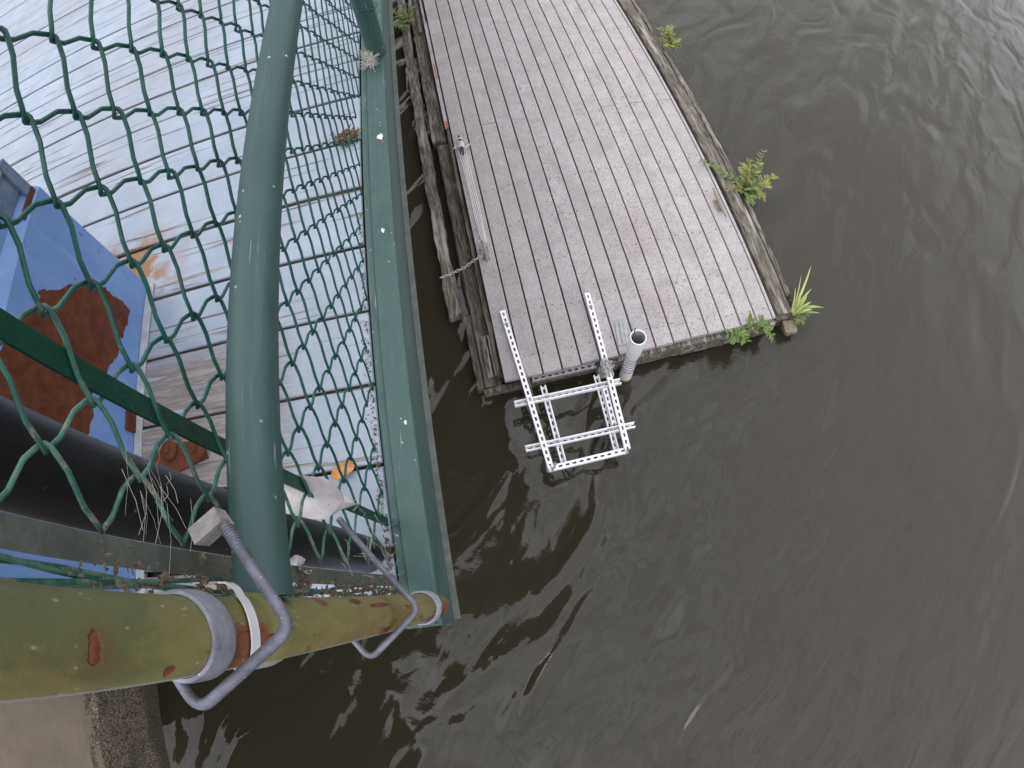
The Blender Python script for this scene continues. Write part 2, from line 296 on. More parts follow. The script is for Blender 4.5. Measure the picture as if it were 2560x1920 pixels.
# ---------------------------------------------------------------- mesh helper (coordinates relative to the camera)
class MB:
    def __init__(s): s.v, s.f = [], []
    def add(s, vs, fs):
        k = len(s.v); s.v += [Vector(p) for p in vs]; s.f += [tuple(i+k for i in f) for f in fs]; return s
    def box(s, lo, hi, ch=0.0, fr=None):
        """box from corner lo to hi, optional chamfer of the long top edges; fr maps (u,v,z) to camera-relative coordinates"""
        (x0, y0, z0), (x1, y1, z1) = lo, hi
        vs = [(x0,y0,z0),(x1,y0,z0),(x1,y1,z0),(x0,y1,z0),(x0,y0,z1),(x1,y0,z1),(x1,y1,z1),(x0,y1,z1)]
        fs = [(3,2,1,0),(4,5,6,7),(0,1,5,4),(1,2,6,5),(2,3,7,6),(3,0,4,7)]
        if ch:
            zc = z1-ch
            vs = [(x0,y0,z0),(x1,y0,z0),(x1,y1,z0),(x0,y1,z0),(x0,y0,zc),(x1,y0,zc),(x1,y1,zc),(x0,y1,zc),(x0+ch,y0+ch,z1),(x1-ch,y0+ch,z1),(x1-ch,y1-ch,z1),(x0+ch,y1-ch,z1)]
            fs = [(3,2,1,0),(8,9,10,11)]
            for a in range(4):
                b = (a+1) % 4; fs += [(a,b,b+4,a+4),(a+4,b+4,b+8,a+8)]
        if fr: vs = [fr(*p) for p in vs]
        return s.add(vs, fs)
    def tube(s, pts, r, n=8, cap=True, closed=False):
        pts = [Vector(p) for p in pts]; m = len(pts)
        rs = r if isinstance(r, (list, tuple)) else [r]*m
        t = []
        for i in range(m):
            a = pts[i-1] if (i or closed) else pts[i]; b = pts[(i+1) % m] if (i < m-1 or closed) else pts[i]
            t.append((b-a).normalized())
        u = t[0].orthogonal().normalized(); base = len(s.v)
        for i in range(m):
            u = (u - t[i]*u.dot(t[i])).normalized(); q = t[i].cross(u)
            for k in range(n):
                a = 2*PI*k/n; s.v.append(pts[i] + (u*math.cos(a)+q*math.sin(a))*rs[i])
        for i in range(m if closed else m-1):
            j = (i+1) % m
            for k in range(n):
                k2 = (k+1) % n
                s.f.append((base+i*n+k, base+i*n+k2, base+j*n+k2, base+j*n+k))
        if cap and not closed:
            s.f.append(tuple(base+k for k in reversed(range(n)))); s.f.append(tuple(base+(m-1)*n+k for k in range(n)))
        return s
    def lathe(s, c, prof, n=32):
        """rings (radius, height) about a vertical axis through c"""
        base = len(s.v)
        for r_, z in prof:
            for k in range(n):
                a = 2*PI*k/n; s.v.append(Vector((c[0]+r_*math.cos(a), c[1]+r_*math.sin(a), c[2]+z)))
        for i in range(len(prof)-1):
            for k in range(n):
                k2 = (k+1) % n; s.f.append((base+i*n+k, base+i*n+k2, base+(i+1)*n+k2, base+(i+1)*n+k))
        return s
    def rough_beam(s, p0, p1, w, h, seg=24, j=.004, fr=None, ragged=(0, 0), notch=.0):
        """old timber: chamfered section with wandering edges; p0, p1 are the middle of its TOP face"""
        p0, p1 = Vector(p0), Vector(p1); d = (p1-p0); L = d.length; d.normalize(); sd_ = d.cross(Vector((0, 0, 1))).normalized()
        prof = [(-.5, 0.06), (-.42, 0), (-.2, 0), (.0, 0), (.2, 0), (.42, 0), (.5, 0.06), (.5, .6), (.48, 1), (-.48, 1), (-.5, .6)]
        base = len(s.v); k = len(prof); rings = []
        wl, wr = 0, 0
        for i in range(seg+1):
            t = i/seg
            wl = wl*.7+R(-1, 1)*j; wr = wr*.7+R(-1, 1)*j
            for (a, b) in prof:
                off = (wl if a < -.3 else wr if a > .3 else 0)
                end = (R(-1, 1)*ragged[0] if i == 0 else R(-1, 1)*ragged[1] if i == seg else 0)
                p = p0 + d*(L*t+end) + sd_*(a*w+off+R(-.2, .2)*j) + Vector((0, 0, -b*h + (R(-1, .3)*j if b < .1 else 0)))
                s.v.append(fr(*p) if fr else p)
        for i in range(seg):
            for q in range(k):
                q2 = (q+1) % k; s.f.append((base+i*k+q, base+(i+1)*k+q, base+(i+1)*k+q2, base+i*k+q2))
        s.f.append(tuple(base+q for q in range(k))); s.f.append(tuple(base+seg*k+q for q in reversed(range(k))))
        return s

WM = {}
def thing(name, label, cat, loc, rz=0, group=None, kind=None):
    o = bpy.data.objects.new(name, None); C.objects.link(o)
    mw = Matrix.Translation((loc[0], loc[1], loc[2]+WZ)) @ Matrix.Rotation(rz, 4, 'Z')
    o.matrix_world = mw; WM[o.name] = mw; o.empty_display_size = .05
    tag(o, label, cat, group, kind); return o
def tag(o, label=None, cat=None, group=None, kind=None):
    if label: o['label'] = label
    if cat: o['category'] = cat
    if group: o['group'] = group
    if kind: o['kind'] = kind
    return o
def build(name, mb, mat, parent=None, smooth=False, origin=None, label=None, kind=None):
    if parent is not None: mw = WM[parent.name]
    else: mw = Matrix.Translation((*(origin or (0, 0, 0))[:2], (origin or (0, 0, 0))[2]+WZ))
    inv = mw.inverted()
    me = bpy.data.meshes.new(name)
    me.from_pydata([inv @ Vector((p[0], p[1], p[2]+WZ)) for p in mb.v], [], mb.f); me.update()
    if smooth:
        me.shade_smooth()
        me.set_sharp_from_angle(angle=math.radians(40))
    me.materials.append(mat if not isinstance(mat, str) else M[mat])
    o = bpy.data.objects.new(name, me); C.objects.link(o)
    if parent is not None: o.parent = parent; WM[o.name] = mw
    else: o.matrix_world = mw; WM[o.name] = mw
    return tag(o, label, None, None, kind)
def copy_part(o, parent, offset):
    c = o.copy(); C.objects.link(c); c.parent = parent; c.location = Vector(o.location)+Vector(offset); return c

# ================================================================ THE SETTING
wm = MB(); S = 700.0
wm.add([(-S,-S,-WZ),(S,-S,-WZ),(S,S,-WZ),(-S,S,-WZ)], [(0,1,2,3)])
o = build('water', wm, 'water'); tag(o, 'dark brown grey river water with slow ripples', 'water', kind='structure')

# concrete slab of the pier at the lower left
cs = thing('concrete_pier', 'weathered brown concrete slab with a rough edge below the olive post', 'pier', (-2.3, -.45, -4.9))
b = MB()
def slab(mb, x0, x1, y0, y1, z0, z1, r=.05):
    ys = 26; prof = []
    prof.append((x0, z1))
    for i in range(20): prof.append((x0+(x1-r-x0)*(i+1)/20, z1))
    for i in range(7):
        a = PI/2*(i+1)/7; prof.append((x1-r+r*math.sin(a), z1-r+r*math.cos(a)))
    for i in range(8): prof.append((x1, z1-r-(z1-r-z0)*(i+1)/8))
    prof.append((x0, z0)); n = len(prof); base = len(mb.v)
    for j in range(ys+1):
        for k, (x, z) in enumerate(prof):
            e = R(-.008, .008) if 20 < k < n-1 else 0
            mb.v.append(Vector((x+e, y0+(y1-y0)*j/ys, z+e*.5)))
    for j in range(ys):
        for k in range(n):
            k2 = (k+1) % n; mb.f.append((base+j*n+k, base+(j+1)*n+k, base+(j+1)*n+k2, base+j*n+k2))
    mb.f.append(tuple(base+k for k in range(n))); mb.f.append(tuple(base+ys*n+k for k in reversed(range(n))))
slab(b, -3.6, -1.29, -.95, .04, -1.63, -1.30)
build('slab', b, 'concrete', cs, smooth=True)
b = MB(); slab(b, -4.6, -2.25, -2.3, -.96, -1.63, -1.30); build('slab', b, 'concrete', cs, smooth=True)  # second slab, unseen: added to darken the reflection in the water
b = MB(); b.box((-3.59, -.90, -5.2), (-3.36, 0, -1.632)); build('pier_wall', b, 'concrete', cs)

# pier deck of white painted planks
DZ = -1.255
dk = thing('plank_deck', 'worn white painted plank deck behind the green chain link fence', 'deck', (-2.6, 2.4, DZ-.3))
seams = [-.045, .118, .316, .512, .709, .907, 1.110, 1.312, 1.522, 1.722, 1.900]
while seams[-1] < 11.5: seams.append(seams[-1]+R(.185, .205))
for a, c_ in zip(seams, seams[1:]):
    b = MB(); g = R(.006, .009); g2 = .013 if abs(a-1.110) < .01 or abs(a-.118) < .01 else g
    b.box((-5.2, a+g2, DZ-.04), (-.318+R(-.004, .002), c_-.002, DZ+R(-.0025, .0025)), .003)
    build('plank', b, 'deck', dk)
for x in (-.42, -1.0, -1.6, -2.2, -2.8, -3.4, -4.0, -4.6):
    b = MB(); b.box((x-.02, -.03, DZ-.26), (x+.02, 11.4, DZ-.044)); build('joist', b, 'bare_wood', dk)

# ================================================================ THE FENCE
FX, MX = -.230, -.316        # post and rail axis, mesh plane
fe = thing('chain_link_fence', 'green vinyl chain link fence with an olive end post and green rail', 'fence', (FX, 0, -1.235))
PR = .0265
b = MB(); PY = -.009
b.lathe((FX, PY, 0), [(0, -1.234), (PR-.006, -1.234), (PR-.006, -1.165), (PR-.002, -1.163), (PR, -1.158), (PR, -1.0), (PR, -.6), (PR, -.3), (PR, .22), (PR-.004, .224), (0, .225)], 48)
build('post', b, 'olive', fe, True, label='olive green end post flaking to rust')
b = MB(); b.tube([(FX, .018, -.450), (FX, .6, -.450), (FX, 1.8, -.450), (FX, 4.6, -.450)], .025, 40); rail = build('rail', b, 'rail_green', fe, True)
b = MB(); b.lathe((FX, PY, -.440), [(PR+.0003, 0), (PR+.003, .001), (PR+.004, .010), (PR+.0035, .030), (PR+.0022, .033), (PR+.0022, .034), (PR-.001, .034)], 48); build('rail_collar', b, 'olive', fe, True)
b = MB(); b.tube([(FX, -.02, .16), (FX, 4.6, .16)], .021, 24); build('top_rail', b, 'rail_green', fe, True)
# next line post with its tie
b = MB(); b.lathe((-.252, 1.705, 0), [(0, -1.235), (.034, -1.235), (.034, .2), (0, .2)], 36); build('post', b, 'post_green', fe, True, label='green line post further along')
b = MB(); b.tube([(-.290, 1.700, -1.015), (-.262, 1.668, -1.022), (-.215, 1.672, -1.028), (-.205, 1.70, -1.030), (-.214, 1.728, -1.034)], .0035, 8); build('tie_wire', b, 'wire', fe, True)
# channel shaped toe board along the deck edge
b = MB(); y0, y1 = -.052, 11.4
tz, bz = -1.235, -1.397
def prism_y(mb, prof, y0, y1, seg=1):
    n = len(prof); base = len(mb.v)
    for j in range(seg+1):
        for x, z in prof: mb.v.append(Vector((x, y0+(y1-y0)*j/seg, z)))
    for j in range(seg):
        for k in range(n):
            k2 = (k+1) % n; mb.f.append((base+j*n+k, base+j*n+k2, base+(j+1)*n+k2, base+(j+1)*n+k))
    mb.f.append(tuple(base+k for k in reversed(range(n)))); mb.f.append(tuple(base+seg*n+k for k in range(n)))
prism_y(b, [(-.312, bz), (-.312, tz-.012), (-.308, tz-.010), (-.2935, tz-.010), (-.2935, tz-.022), (-.2905, tz-.022), (-.2905, tz), (-.236, tz), (-.2325, tz-.0015), (-.2305, tz-.006), (-.2305, bz+.008), (-.2305, bz)], y0, y1)
toe = build('toe_board', b, 'beam_green', fe)
b = MB(); prism_y(b, [(-.2302, bz-.003), (-.2302, bz+.0035), (-.2150, bz+.0035), (-.2150, bz-.003)], y0+.004, y1); build('bottom_lip', b, 'lip', fe, label='pale grey bottom lip')
rnd = random.Random(41)
for (x_, y_, r_, m_) in ((-.2535, 1.280, .011, 'white'), (-.2575, 1.262, .006, 'brown_leaf'), (-.262, .93, .006, 'white'), (-.250, .40, .004, 'white')):
    b = MB(); ring = [(x_+r_*rnd.uniform(.5, 1.1)*math.cos(a), y_+r_*1.5*rnd.uniform(.5, 1.1)*math.sin(a), tz+.0004) for a in [2*PI*k/11 for k in range(11)]]
    b.add(ring+[(x_, y_, tz+.0016)], [(k, (k+1) % 11, 11) for k in range(11)]); build('dropping', b, m_, fe, True, label='white bird dropping' if m_ == 'white' else 'brown bird dropping')
b = MB(); b.box((-.2925, .80, tz-.0215), (-.2908, 1.22, tz-.0155)); build('rust_streak', b, 'rust', fe)
# the mesh: one zigzag wire per column, hooked into its neighbours. The old mesh is slack: its rows are a
# little wider apart towards the post and it stretches where it is pulled down to the toe board
ROWS = [.79, .472, .155, -.167, -.527, -.872, -1.222, -1.590, -1.945, -2.32]
def node(r, q):
    sv_ = ROWS[r] if 0 <= r <= 9 else (.79-.32*r if r < 0 else -2.32-.375*(r-9))
    dv_ = 1.60+.066*max(r, 0)+.303*(q-5)
    dp = (dv_-sv_)/2
    if dp > 2.4: dv_ += .15*min(dp-2.4, 1.6)**2*(1 if r < 7 else .6)
    return (sv_+dv_)/2*-MX, (sv_-dv_)/2*-MX
rw = random.Random(17)
for c_ in range(-16, 72):
    nodes = []
    for k in range(-60, 90):
        r_, q_ = (k//2, k//2+c_+1) if k % 2 == 0 else (k//2, k//2+c_+2)
        y, z = node(r_, q_)
        if z < -1.238 or z > .125 or y < .034 or y > 3.3: continue
        nodes.append((y, z, k % 2))
    if len(nodes) < 4 or any(a_[2] == b_[2] for a_, b_ in zip(nodes, nodes[1:])): continue
    t, rho, ov, rp = .0030, .0045, .0030, .0022
    ph, am = rw.uniform(0, 6), rw.uniform(.0004, .0016)
    pts = []
    for i, (y, z, sd_) in enumerate(nodes):
        sg = 1 if sd_ else -1
        P0, P1 = Vector((y, z)), None
        up = Vector(nodes[i-1][:2])-P0 if i else P0-Vector(nodes[i+1][:2]); dn = Vector(nodes[i+1][:2])-P0 if i < len(nodes)-1 else P0-Vector(nodes[i-1][:2])
        lu, ld = up.length, dn.length; up.normalize(); dn.normalize(); bi = up+dn
        bi = bi.normalized() if bi.length > .05 else Vector((-sg, 0))
        base = P0 - bi*(ov+rp)
        for h in ((-.36, -.15, -.06, 0, .06, .15, .36) if 0 < i < len(nodes)-1 else ((0, .06, .15, .36) if i == 0 else (-.36, -.15, -.06, 0))):
            u_, l_ = (up, lu) if h < 0 else (dn, ld)
            e = abs(h)*l_; hy = math.hypot(e, rho); p = base + u_*e*(1-(ov+rp)*0) + bi*rp*(hy-e)/rho*1.0
            xo = t*sg*(-1 if h < 0 else 1)*e/hy
            w_ = am*math.sin(p.y*11+ph)
            pts.append((MX+xo+w_, p.x+w_*.8, p.y))
    mb = MB(); mb.tube(pts, .0024, 8); build('wire', mb, 'wire', fe, True)
# stretcher bars woven through the end of the mesh
b = MB(); b.box((MX-.0016, .1730, -1.232), (MX+.0016, .1925, .15)); build('stretcher_bar', b, 'darkgreen', fe, label='dark green stretcher bar')
b = MB(); b.box((MX-.0016, .0430, -1.232), (MX+.0016, .0655, .15)); build('stretcher_bar', b, 'greybar', fe, label='grey green stretcher bar beside the olive post')
# the cut end of the mesh: strands hanging down along the post
for k, (x_, y_) in enumerate(((-.300, .031), (-.292, .024), (-.306, .026), (-.288, .034))):
    b = MB(); z_ = .1; pts = []
    while z_ > -1.22:
        pts.append((x_+.004*math.sin(z_*23+k*2), y_+.0045*math.sin(z_*17+k*1.3), z_)); z_ -= .03
    b.tube(pts, .0022, 6); build('loose_strand', b, 'wire', fe, True)
# bands on the post
b = MB(); b.lathe((FX, PY, -.345), [(PR+.0004, 0), (PR+.0030, .0004), (PR+.0040, .003), (PR+.0042, .013), (PR+.0040, .023), (PR+.0030, .0266), (PR+.0004, .027)], 48)
build('tension_band', b, 'galv', fe, True, label='wide grey galvanised band on the olive post')
for k, z in enumerate((-1.05, -1.072, -1.09)):
    b = MB(); pts = [(FX+(PR+.003)*math.cos(a), PY+(PR+.003)*math.sin(a), z+.006*math.sin(a+k)) for a in [2*PI*i/28 for i in range(28)]]
    b.tube(pts, .0030, 8, closed=True); build('wire_band', b, 'galv', fe, True)
# thin coat where mesh rests on the toe board: clamp plate at the foot of the post
b = MB(); b.box((-.272, -.048, tz+.0005), (-.244, -.040, tz+.014)); build('foot_clip', b, 'beam_green', fe)

# ---- square U-bolts that clamp the camera bracket to the post
def ubolt(label, A, B, d1, l1, l3, z, r, plate):
    A, B = Vector((*A, z)), Vector((*B, z)); d = Vector((*d1, 0)).normalized()
    t = thing('u_bolt', label, 'u-bolt', (A+B)/2, group='galvanised u-bolts round the olive post')
    def corner(p, a, b_, rad=.014, n=6):
        out = []
        for i in range(n+1):
            s_ = i/n; out.append(p + a*(rad*(1-s_)**2) + b_*(rad*s_**2))
        return out
    e = (B-A).normalized()
    pts = [A+d*l1] + [A+d*(l1*.5)] + corner(A, d, e) + corner(B, -e, d) + [B+d*(l3*.5), B+d*l3]
    b = MB(); b.tube(pts, r, 14); build('rod', b, 'galv_rod', t, True)
    # threads at the long end
    b = MB()
    for i in range(14):
        p = A+d*(l1-.004-i*.0021); ring = []
        q = d.cross(Vector((0, 0, 1)))
        b.tube([p + (q*math.cos(a)+Vector((0, 0, 1))*math.sin(a))*(r+.0001) for a in [2*PI*k/14 for k in range(14)]], .0006, 5, closed=True)
    build('thread', b, 'galv_rod', t, True)
    if plate:
        c0 = A+d*(l1+.001); q = d.cross(Vector((0, 0, 1))).normalized()
        b = MB(); vs = []
        for sx, sy, sz in [(-1,-1,-1),(1,-1,-1),(1,1,-1),(-1,1,-1),(-1,-1,1),(1,-1,1),(1,1,1),(-1,1,1)]:
            vs.append(c0 + q*(sx*.0130-.0110+R(-.0015, .0015)) + d*(sy*.0060+.004+R(-.001, .001)) + Vector((0, 0, sz*.0085-.002+R(-.0012, .0012))))
        b.add(vs, [(3,2,1,0),(4,5,6,7),(0,1,5,4),(1,2,6,5),(2,3,7,6),(3,0,4,7)])
        build('plate', b, 'old_plate', t)
    return t
ubolt('square galvanised u-bolt round the olive post beside the white plastic tie', (-.1590, -.0063), (-.2390, -.0610), (-.528, .849), .083, .060, -.345, .0043, True)
ubolt('square galvanised u-bolt low on the olive post near its foot', (-.1666, -.007), (-.2416, -.0663), (-.578, .816), .162, .070, -.75, .0043, False)
# white zip tie
b = MB(); ring = []
n_ = 30; hw = .0058
for i in range(n_+1):
    a = -2.15 + 4.1*i/n_; rr = PR+.002 + (.012*max(0, (i-n_*.80)/n_*5) if i > n_*.8 else 0)
    ring.append((FX+rr*math.cos(a), PY+rr*math.sin(a)))
k0 = len(b.v)
for x, y in ring:
    dx, dy = x-FX, y-PY; L_ = math.hypot(dx, dy); dx, dy = dx/L_*.0014, dy/L_*.0014
    for (ox, oy, oz) in ((0, 0, -hw), (dx, dy, -hw), (dx, dy, hw), (0, 0, hw)): b.v.append(Vector((x+ox, y+oy, -.372-.026*(1-math.cos(math.atan2(dy, dx)))+oz)))
for i in range(n_):
    for q in range(4):
        q2 = (q+1) % 4; b.f.append((k0+i*4+q, k0+i*4+q2, k0+(i+1)*4+q2, k0+(i+1)*4+q))
b.f += [(k0+3, k0+2, k0+1, k0), tuple(k0+n_*4+q for q in range(4))]
o = build('zip_tie', b, 'white', None, True, origin=(FX, PY, -.376)); tag(o, 'flat white plastic tie strapped round the olive post', 'cable tie')

# ---- black pipe behind the fence
pc = (-.378, .1205)
t = thing('black_pipe', 'thick black plastic pipe standing behind the mesh next to the olive post', 'pipe', (*pc, DZ))
b = MB(); b.lathe((*pc, 0), [(.0405, DZ-.002), (.0405, -.3), (.0405, .30), (.037, .304), (.035, .30), (.035, -.2)], 56); build('tube', b, 'black', t, True)
# ---- blue cabinet
bx = -1.02
t = thing('steel_cabinet', 'blue painted steel cabinet with a large rust patch on the deck', 'cabinet', (-1.35, .45, DZ))
b = MB(); b.box((-1.70, .075, DZ+.004), (bx, .965, -.735), 0); b.box((-1.70, .075, -.735), (bx-.028, .955, -.30), 0); build('body', b, 'blue', t)
b = MB()
b.add([(bx, .075, -.7345), (bx, .965, -.7345), (bx-.0275, .955, -.700), (bx-.0275, .075, -.700)], [(0, 1, 2, 3)]); build('bevel_strip', b, 'blue', t)
b = MB(); b.box((bx-.027, .845, -.69), (bx-.019, .955, -.56)); b.box((bx-.018, .925, -.715), (bx-.008, .955, -.60)); br = build('bracket', b, 'blue_grey', t)
b = MB(); b.tube([(bx-.019, .905, -.60), (bx-.004, .905, -.60)], .014, 14); b.tube([(bx-.004, .905, -.60), (bx+.004, .905, -.60)], .009, 6); build('bolt', b, 'galv', br, True)
b = MB(); b.box((bx-.010, .86, -.735), (bx-.004, .952, -.712)); build('strap', b, 'rust', t)
poly = [(.35, -.76), (.45, -.735), (.52, -.735), (.60, -.760), (.648, -.80), (.70, -.835), (.722, -.82), (.745, -.872), (.80, -.939), (.812, -.965), (.838, -1.0), (.836, -1.03), (.852, -1.06), (.845, -1.10), (.855, -1.150), (.846, -1.176), (.80, -1.180), (.768, -1.168), (.735, -1.15), (.70, -1.152), (.650, -1.122), (.60, -1.10), (.56, -1.06), (.50, -1.075), (.44, -1.055), (.38, -1.08), (.30, -1.05), (.26, -.9)]
jag = []
for i, p in enumerate(poly):
    q = poly[(i+1) % len(poly)]
    for k in range(4): jag.append((p[0]+(q[0]-p[0])*k/4+R(-.005, .005), p[1]+(q[1]-p[1])*k/4+R(-.005, .005)))
b = MB(); n_ = len(jag)
b.add([(bx+.0003, y, z) for y, z in jag]+[(bx+.0018, y, z) for y, z in jag], [tuple(range(n_, 2*n_)), tuple(reversed(range(n_)))]+[(i, (i+1) % n_, n_+(i+1) % n_, n_+i) for i in range(n_)])
build('rust_patch', b, 'rust', t)
b = MB(); b.box((bx+.001, .075, DZ+.0035), (bx+.028, .962, DZ+.010), .002); build('base_trim', b, 'trim_white', t)
b = MB(); b.box((bx+.0005, .50, DZ+.012), (bx+.010, .575, DZ+.05), .002); build('rust_tab', b, 'rust', t)
# ---- rusty hinge by the pipe
b = MB(); b.add([(-.985, .355, DZ+.004), (-.985, .395, DZ+.004), (-.90, .452, DZ+.004), (-.795, .448, DZ+.004), (-.77, .40, DZ+.004), (-.86, .375, DZ+.004),
                 (-.985, .355, DZ+.014), (-.985, .395, DZ+.014), (-.90, .452, DZ+.014), (-.795, .448, DZ+.014), (-.77, .40, DZ+.014), (-.86, .375, DZ+.014)],
                [(0, 1, 2, 3, 4, 5), (11, 10, 9, 8, 7, 6)]+[(i, i+6, (i+1) % 6+6, (i+1) % 6) for i in range(6)])
for (x_, y_, r_) in ((-.885, .432, .026), (-.800, .420, .030)):
    b.lathe((x_, y_, DZ), [(0, .0145), (r_, .0145), (r_, .026), (r_*.8, .032), (r_*.45, .033), (r_*.40, .040), (0, .041)], 18)
o = build('rusty_hinge', b, 'rust', None, True, origin=(-.87, .41, DZ)); tag(o, 'small rusty hinge lying on the deck beside the black pipe', 'hinge')

# ---- leaves, litter and cobwebs on the fence
def curled(path, width, depth, mat, name, origin, label, seed, up0=(1, .25, .1)):
    """dead leaf: a boat shaped sheet curled along its midrib"""
    rnd = random.Random(seed); mb = MB(); m = len(path); k = 9
    for i, p in enumerate(path):
        t_ = i/(m-1); w_ = width*(math.sin(PI*min(1, .12+t_*.88))**.6)
        p = Vector(p); d = (Vector(path[min(m-1, i+1)])-Vector(path[max(0, i-1)])).normalized()
        up = Vector(up0); sd_ = d.cross(up).normalized(); up = sd_.cross(d).normalized()
        for j in range(k):
            a = (j/(k-1)-.5)*2
            mb.v.append(p + sd_*(a*w_+rnd.uniform(-.0015, .0015)) + up*(depth*a*a*(1.0 if a > 0 else .75)+rnd.uniform(-.001, .001)))
    n0 = m*k
    mb.v += [v+Vector((-.0006, 0, -.0003)) for v in mb.v[:n0]]
    for i in range(m-1):
        for j in range(k-1):
            q = (i*k+j, i*k+j+1, (i+1)*k+j+1, (i+1)*k+j); mb.f.append(q); mb.f.append(tuple(n0+x for x in reversed(q)))
    o = build(name, mb, mat, None, True, origin=origin); tag(o, label, 'leaf'); return o
curled([(-.372+.125*i/12, .181-.030*i/12, -.80+.010*math.sin(i*.5)) for i in range(13)], .030, .036, 'pale_leaf', 'curled_leaf', (-.27, .15, -.76), 'large pale curled dead leaf caught in the mesh low beside the green rail', 3, (.30, -.12, 1))
curled([(-.30-.012*i, .060+.002*i, -.70-.018*i) for i in range(8)], .015, .012, 'pale_leaf', 'curled_leaf', (-.31, .06, -.75), 'small crumpled pale leaf on the black pipe below the large curled leaf', 5)
curled([(-.430, .300, DZ+.006), (-.425, .308, DZ+.010), (-.405, .318, DZ+.012), (-.39, .325, DZ+.008), (-.380, .328, DZ+.006)], .017, .007, 'orange_leaf', 'fallen_leaf', (-.41, .31, DZ), 'orange brown fallen leaf lying on a plank joint near the toe board', 8, (.1, .1, 1))
def scatter(n, fpos, size, seed):
    rnd = random.Random(seed); mb = MB()
    for _ in range(n):
        x, y, z = fpos(rnd); a = rnd.uniform(0, 2*PI); s_ = size*rnd.uniform(.4, 1.3); t_ = rnd.uniform(-.5, .5)
        u = Vector((math.cos(a), math.sin(a), t_))*s_; v_ = Vector((-math.sin(a), math.cos(a), rnd.uniform(-.6, .6)))*s_*rnd.uniform(.2, .7)
        p = Vector((x, y, z)); mb.add([p-u, p-v_, p+u, p+v_, p+Vector((0, 0, s_*.3))], [(0, 1, 4), (1, 2, 4), (2, 3, 4), (3, 0, 4)])
    return mb
o = build('leaf_litter', scatter(420, lambda r: (-.322-abs(r.gauss(0, .007)), .02+1.0*r.random()**1.6, DZ+r.uniform(.002, .014)), .0042, 11), 'litter', None, origin=(-.32, .4, DZ))
tag(o, 'brown litter gathered along the inner side of the toe board', 'litter', kind='stuff')
o = build('dirt_clump', scatter(520, lambda r: (-.285+r.gauss(0, .010), .030+r.gauss(0, .010), r.uniform(-1.15, -.30)), .0048, 31), 'litter', None, origin=(-.285, .03, -.6))
tag(o, 'dry grass and dirt lodged between the mesh end and the olive post', 'debris', kind='stuff')
o = build('leaf_clump', scatter(140, lambda r: (-.365+r.gauss(0, .020), 1.325+r.gauss(0, .014), DZ+r.uniform(.002, .02)), .012, 12), 'brown_leaf', None, origin=(-.365, 1.325, DZ))
tag(o, 'clump of brown dead leaves on the deck beside the toe board', 'leaves', kind='stuff')
rnd = random.Random(4); b = MB()
for _ in range(120):
    p = Vector((-.278+rnd.gauss(0, .009), 1.655+rnd.gauss(0, .024), tz+.012+abs(rnd.gauss(0, .016)))); pts = [p]
    d = Vector((rnd.gauss(0, 1), rnd.gauss(0, 1), rnd.gauss(0, .5))).normalized()
    for k in range(5): d = (d+Vector((rnd.gauss(0, .6), rnd.gauss(0, .6), rnd.gauss(0, .4)))).normalized(); pts.append(pts[-1]+d*.008)
    b.tube(pts, .0007, 4)
o = build('nest_tuft', b, 'web', None, origin=(-.275, 1.655, tz)); tag(o, 'pale fluffy tuft of nest fibres on the channel by the line post', 'nest')
b = MB(); rnd = random.Random(9)
for _ in range(22):
    p = Vector((-.300+rnd.gauss(0, .008), .115+rnd.gauss(0, .014), -.40+rnd.gauss(0, .03))); q = p+Vector((rnd.gauss(.004, .006), -abs(rnd.gauss(.03, .015)), rnd.gauss(-.012, .02)))
    m_ = (p+q)/2+Vector((0, 0, -.005)); b.tube([p, m_, q], rnd.choice((.0001, .00015, .0002)), 4)
for _ in range(40):
    p = Vector((-.300+rnd.gauss(0, .008), .03+rnd.uniform(0, .15), rnd.uniform(-1.15, -.85))); q = p+Vector((rnd.gauss(0, .012), rnd.gauss(0, .02), -abs(rnd.gauss(0, .06))))
    b.tube([p, (p+q)/2+Vector((0, 0, -.006)), q], .0003, 4)
o = build('cobweb', b, 'web', None, origin=(-.262, .09, -.4)); tag(o, 'dusty cobweb threads hanging in the mesh beside the olive post', 'cobweb', kind='stuff')

# ================================================================ THE FLOATING DOCK
PSI = -.0381; cp_, sp_ = math.cos(PSI), math.sin(PSI)
def D(u, v, z): return Vector((u*cp_+v*sp_, -u*sp_+v*cp_, z))
TZ = -3.98
dock = thing('floating_dock', 'grey weathered floating dock of long narrow boards beside the fence', 'dock', D(1.1, 4.5, -4.3), -PSI)
W = .14444; U0 = .0033; VEND = 10.0
front = lambda u: 1.463+.0208*u
joint = {0: 5.64, 1: 6.245, 2: 4.008, 3: 6.35, 4: 3.998, 5: 6.9, 6: 7.3, 7: 6.6, 8: 3.986, 9: 7.0, 10: 3.983, 11: 6.5, 12: 3.98, 13: 7.2, 14: 3.976}
for i in range(15):
    u0, u1 = U0+i*W+.0055, U0+(i+1)*W-.0055
    segs = [(front(u0+.06)+R(-.006, .006), joint[i]-.0022), (joint[i]+.0022, VEND)]
    for (v0, v1) in segs:
        b = MB(); b.box((u0, v0, TZ-.042), (u1, v1, TZ+R(-.0022, .0022)), .0035, fr=D); build('plank', b, 'composite', dock)
b = MB(); b.box((2.1745, 1.513, TZ-.03), (2.1995, VEND, TZ-.001), .003, fr=D); build('edge_strip', b, 'composite', dock, label='narrow pale strip along the river edge')
